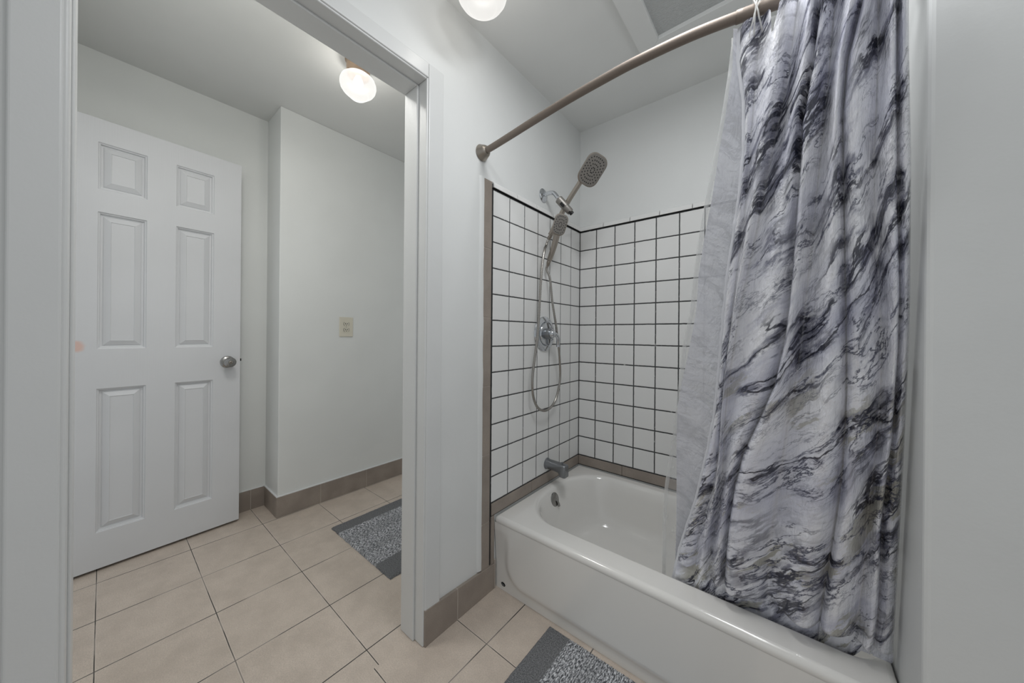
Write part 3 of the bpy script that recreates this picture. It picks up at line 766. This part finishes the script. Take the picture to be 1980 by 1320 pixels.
# ================================================================== CURTAIN
ZL = [1.875, 1.80, 1.70, 1.60, 1.50, 1.40, 1.30, 1.20, 1.10, 1.00, .90, .80, .70, .60, .50, .42, .36, .30, .24]
LX = [[-.0915,-.0496,.0153,.0545,.0772,.1201,.1379,.1612,.1764],[-.0941,-.0573,.0072,.0510,.0728,.1162,.1387,.1637,.1792],[-.0836,-.0652,-.0032,.0411,.0676,.0963,.1412,.1671,.1833],
[-.0841,-.0730,-.0242,.0262,.0620,.0917,.1419,.1707,.1882],[-.0935,-.0802,-.0417,.0233,.0545,.0951,.1412,.1744,.1932],[-.1069,-.0900,-.0594,.0184,.0487,.0985,.1451,.1788,.1966],
[-.1216,-.1028,-.0788,.0130,.0415,.1020,.1518,.1837,.1998],[-.1321,-.1143,-.0968,.0075,.0342,.1056,.1587,.1877,.2030],[-.1404,-.1245,-.1126,-.0033,.0276,.1092,.1644,.1890,.2049],
[-.1493,-.1340,-.1263,-.0209,.0166,.1114,.1663,.1888,.2055],[-.1594,-.1427,-.1352,-.0540,.0035,.1110,.1638,.1873,.2060],[-.1760,-.1507,-.1398,-.0903,-.0068,.1087,.1598,.1826,.2065],
[-.1966,-.1639,-.1463,-.1107,-.0172,.1028,.1543,.1780,.2065],[-.2170,-.1874,-.1595,-.1240,-.0268,.0944,.1532,.1790,.2065],[-.2466,-.2119,-.1756,-.1327,-.0337,.0850,.1499,.1792,.2065],
[-.2675,-.2224,-.1831,-.1383,-.0379,.0788,.1451,.1776,.2065],[-.2801,-.2272,-.1873,-.1413,-.0400,.0741,.1375,.1734,.2065],[-.2916,-.2320,-.1912,-.1435,-.0421,.0712,.1284,.1692,.2065],[-.3027,-.2360,-.1933,-.1450,-.0432,.0683,.1229,.1668,.2065]]
FLAP = [-.1072,-.1101,-.1249,-.1437,-.1596,-.1801,-.1970,-.2045,-.2238,-.2451,-.2649,-.2709,-.2744,-.2775,-.2808,-.2849,-.2880,-.2913,-.2946]
LINER = [-.1138,-.1237,-.1407,-.1621,-.1825,-.2011,-.2157,-.2275,-.2507,-.2635,-.2749,-.2885,-.3063,-.3225,-.3315,-.3357,-.3389,-.3412,-.3434]
def at_z(tab, z):
    if z >= ZL[0]: return tab[0]
    for i in range(len(ZL) - 1):
        if ZL[i] >= z >= ZL[i+1]:
            t = (ZL[i] - z)/(ZL[i] - ZL[i+1]); return tab[i]*(1-t) + tab[i+1]*t
    return tab[-1]
def base_y(z): return .975 + .1656*(1.87 - z)
COLS = [[r[k] for r in LX] for k in range(9)]
FW = [.09, .20, .23, .18, .26, .22, .15, .13]             # cloth width of each fold
AMP_T = [.014, .044, .050, .046, .060, .050, .046, .030]
AMP_B = [.014, .026, .046, .062, .070, .056, .048, .028]
SKEW = [.5, .70, .72, .30, .70, .32, .68, .45]
def cloth_point(k, t, z):
    v = (1.875 - z)/1.635
    a, b = at_z(COLS[k], z), at_z(COLS[k+1], z)
    s = t**(math.log(.5)/math.log(SKEW[k])) if 0 < t < 1 else t
    bul = math.sin(math.pi*s)**.70 if 0 < t < 1 else 0.0
    amp = AMP_T[k]*(1-v) + AMP_B[k]*v
    x = a + (b - a)*t
    wr = noise.noise(V((x*16, z*5.2, k*3.1)))*.0045 + noise.noise(V((x*38, z*13, 9 + k)))*.0016
    crk = .0016*math.exp(-(((z + .02*math.sin(x*20)) % .40 - .2)/.006)**2) * (1 if k in (4, 5) else .4)
    y = base_y(z) - amp*bul - wr*(.3 + .7*bul) - crk
    if z < .36: y = max(y, 1.2235 + max(0, .32 - z)*.30)
    return V((x - .1*amp*bul, y, z))
def sag(k, t):
    """how far the hem hangs below the rod between two rings"""
    return .066*math.exp(-((t - .47)/.11)**2) if k == 1 else 0.0

def curtain():
    root = empty('shower_curtain', (.05, 1.02, 1.86)); prop(root, 'shower curtain printed with grey veined marble hanging inside the tub', 'curtain')
    bm = NB(); uvl = bm.loops.layers.uv.new('UVMap'); NZ = 190; T = 16; uvd = {}
    grid = []
    cum = [0]
    for w in FW: cum.append(cum[-1] + w)
    for j in range(NZ + 1):
        row = []
        for k in range(8):
            for i in range(T if k < 7 else T + 1):
                t = i/T; top = 1.872 - sag(k, t); xb = at_z(COLS[k], .30)*(1-t) + at_z(COLS[k+1], .30)*t
                bot = .258 + .070*max(0, min(1, (xb - .118)/.035)); z = top + (bot - top)*j/NZ
                p = cloth_point(k, t, z)
                vv = bm.verts.new(p); uvd[vv] = (cum[k] + FW[k]*t, z); row.append(vv)
        grid.append(row)
    for j in range(NZ):
        for i in range(len(grid[0]) - 1):
            f = bm.faces.new((grid[j][i], grid[j+1][i], grid[j+1][i+1], grid[j][i+1]))
            for l in f.loops: l[uvl].uv = uvd[l.vert]
    obj('cloth', bm, marble('marble_print'), root, smooth=True, recalc=False)
    # pale reverse of the next fold showing past the hem
    bm = NB(); uvl = bm.loops.layers.uv.new('UVMap'); uvd = {}; grid = []
    for j in range(151):
        z = 1.888 + (.258 - 1.888)*j/150; a = at_z(FLAP, z); b = at_z(COLS[0], z) + .045; row = []
        for i in range(15):
            t = i/14; x = a + (b - a)*t
            y = base_y(z) + .016 + .016*math.sin(math.pi*min(1, t*1.25))*(1 if t < .8 else .6) + .003*noise.noise(V((x*22, z*7, 5))) + .0022*math.exp(-((z % .125 - .06)/.004)**2)
            if z < .36: y = max(y, 1.240 + max(0, .32 - z)*.3)
            vv = bm.verts.new((x, y, z)); uvd[vv] = (-.05 - .16*t, z); row.append(vv)
        grid.append(row)
    for j in range(150):
        for i in range(14):
            f = bm.faces.new((grid[j][i], grid[j+1][i], grid[j+1][i+1], grid[j][i+1]))
            for l in f.loops: l[uvl].uv = uvd[l.vert]
    obj('folded_edge', bm, marble('marble_reverse', True), root, smooth=True, recalc=False)
    # hem strip down the free edge
    bm = NB(); rows = []
    for j in range(161):
        z = 1.872 + (.258 - 1.872)*j/160; p = cloth_point(0, 0, z); w = .006 + .0025*noise.noise(V((3, z*30, 1)))
        rows.append([bm.verts.new(p + V(q)) for q in ((-w, .002 + .002*noise.noise(V((1, z*40, 0))), 0), (0, -.002, 0), (.003, -.001, 0))])
    for a, b in zip(rows, rows[1:]):
        for k in range(2): bm.faces.new((a[k], b[k], b[k+1], a[k+1]))
    obj('hem', bm, plain('hem_vinyl', (.70, .71, .76), .3), root, smooth=True, recalc=False)
curtain()

def liner():
    root = empty('curtain_liner', (-.12, 1.05, 1.86)); prop(root, 'clear plastic liner showing past the left edge of the marble curtain', 'curtain liner')
    bm = NB(); grid = []
    for j in range(121):
        z = 1.890 + (.25 - 1.890)*j/120; a = at_z(LINER, z); b = a + .16; row = []
        for i in range(17):
            t = i/16; x = a + (b - a)*t
            y = base_y(z) + .050 + .010*math.sin(t*9) + .006*noise.noise(V((x*15, z*5, 8)))
            if z < .40: y = max(y, 1.262 + max(0, .32 - z)*.2)
            row.append(bm.verts.new((x, y, z)))
        grid.append(row)
    for j in range(120):
        for i in range(16): bm.faces.new((grid[j][i], grid[j+1][i], grid[j+1][i+1], grid[j][i+1]))
    obj('film', bm, clear_film('clear_vinyl', .26), root, smooth=True, recalc=False)
    bm = NB(); rows = []
    for j in range(121):
        z = 1.890 + (.25 - 1.890)*j/120; a = at_z(LINER, z); y = base_y(z) + .050
        if z < .40: y = max(y, 1.262 + max(0, .32 - z)*.2)
        rows.append([bm.verts.new((a - .001, y, z)), bm.verts.new((a + .005, y - .002, z)), bm.verts.new((a + .011, y, z))])
    for a, b in zip(rows, rows[1:]):
        for k in range(2): bm.faces.new((a[k], b[k], b[k+1], a[k+1]))
    obj('welded_edge', bm, clear_film('clear_vinyl_edge', .42), root, smooth=True, recalc=False)
liner()

M_ring = clear_film('clear_ring_plastic', .40, (.80, .80, .78))
RINGS = [(-.066, -.010, 'clear plastic ring leaning left at the free corner of the curtain'), (-.056, .004, 'clear plastic ring hooked beside the free corner of the curtain'), (-.044, .016, 'clear plastic ring tilted right near the free corner of the curtain'),
         (.030, -.006, 'clear plastic ring over the second gather of the curtain'), (.040, .008, 'clear plastic ring closely behind the second gather of the curtain')]
for (x, lean, lab) in RINGS:
    c = rod_at(x); pts = []
    for k in range(29):
        a = 2*math.pi*k/28; pts.append(c + V((lean*(math.sin(a) - 1)*-.9*-1, .0225*math.cos(a), -.012 + .036*math.sin(a) - (.008 if math.sin(a) < -.3 else 0))))
    bm = NB(); tube(bm, pts, .0017, 8)
    o = obj('curtain_ring', bm, M_ring, None, smooth=True, loc=c); prop(o, lab, 'curtain ring', 'clear rings on the shower rod')

# ================================================================== RUGS
M_rug = rug_mat()
def rug(label, x0, y0, y1, yaw=0.0):
    o_ = V((x0, y0, 0)); bm = NB(); uvl = bm.loops.layers.uv.new('UVMap'); W = .624; L = y1 - y0
    NX, NY = 190, int(190*L/W*.75); g = []; uvd = {}
    for j in range(NY + 1):
        row = []
        for i in range(NX + 1):
            u, v = W*i/NX, L*j/NY; ed = min(u, W-u, v, L-v)
            rib = abs(math.sin((u + .0016*noise.noise(V((u*18, v*9, 1))))*math.pi/.0135))
            inb = .092 < u < .493
            h = .0085 + (.0036*rib if inb else .0014) + .0016*noise.noise(V((u*130, v*110, 0))) + .0012*noise.noise(V((u*20, v*20, 3)))
            h *= max(0, min(1, ed/.007))**.5
            eu = .003*noise.noise(V((0, v*25, 2)))*(1 if i in (0, NX) else 0); ev = .003*noise.noise(V((u*30, 0, 4)))*(1 if j in (0, NY) else 0)
            p = V((u + eu, v + ev, 0)); p.rotate(Matrix.Rotation(yaw, 3, 'Z'))
            vv = bm.verts.new(o_ + p + V((0, 0, max(h, .0006)))); uvd[vv] = (u, v); row.append(vv)
        g.append(row)
    for j in range(NY):
        for i in range(NX):
            f = bm.faces.new((g[j][i], g[j][i+1], g[j+1][i+1], g[j+1][i]))
            for l in f.loops: l[uvl].uv = uvd[l.vert]
    o = obj('bath_mat', bm, M_rug, None, smooth=True, loc=o_, recalc=False); prop(o, label, 'bath mat', 'grey striped chenille mats')
rug('grey striped chenille mat on the hall floor past the door jamb', -2.012, .834, 1.76)
rug('grey striped chenille mat on the floor against the tub apron', -.697, .36, 1.094)

# ================================================================== LIGHT, WORLD, CAMERA
w = bpy.data.worlds.new('world'); SC.world = w; w.use_nodes = True
w.node_tree.nodes['Background'].inputs[0].default_value = (*WORLD, 1); w.node_tree.nodes['Background'].inputs[1].default_value = WORLD_S

FPX = 647.4716; yaw, roll = math.radians(39.3383), math.radians(.4694)
F = V((-math.sin(yaw), math.cos(yaw), 0)); Rt = V((math.cos(yaw), math.sin(yaw), 0)); Up = V((0, 0, 1))
R2 = math.cos(roll)*Rt + math.sin(roll)*Up; U2 = -math.sin(roll)*Rt + math.cos(roll)*Up
cd = bpy.data.cameras.new('camera'); cam = bpy.data.objects.new('camera', cd); COL.objects.link(cam)
cd.sensor_width = 36; cd.sensor_fit = 'HORIZONTAL'; cd.lens = FPX/1980*36; cd.shift_y = -(660 - 646.4508)/1980; cd.clip_start = .02
cam.matrix_world = Matrix(((R2.x, U2.x, -F.x, 0), (R2.y, U2.y, -F.y, 0), (R2.z, U2.z, -F.z, H), (0, 0, 0, 1)))
SC.camera = cam
vs = SC.view_settings; vs.view_transform = 'Standard'; vs.look = 'None'; vs.gamma = 1; vs.use_curve_mapping = False; vs.exposure = EXPOSURE
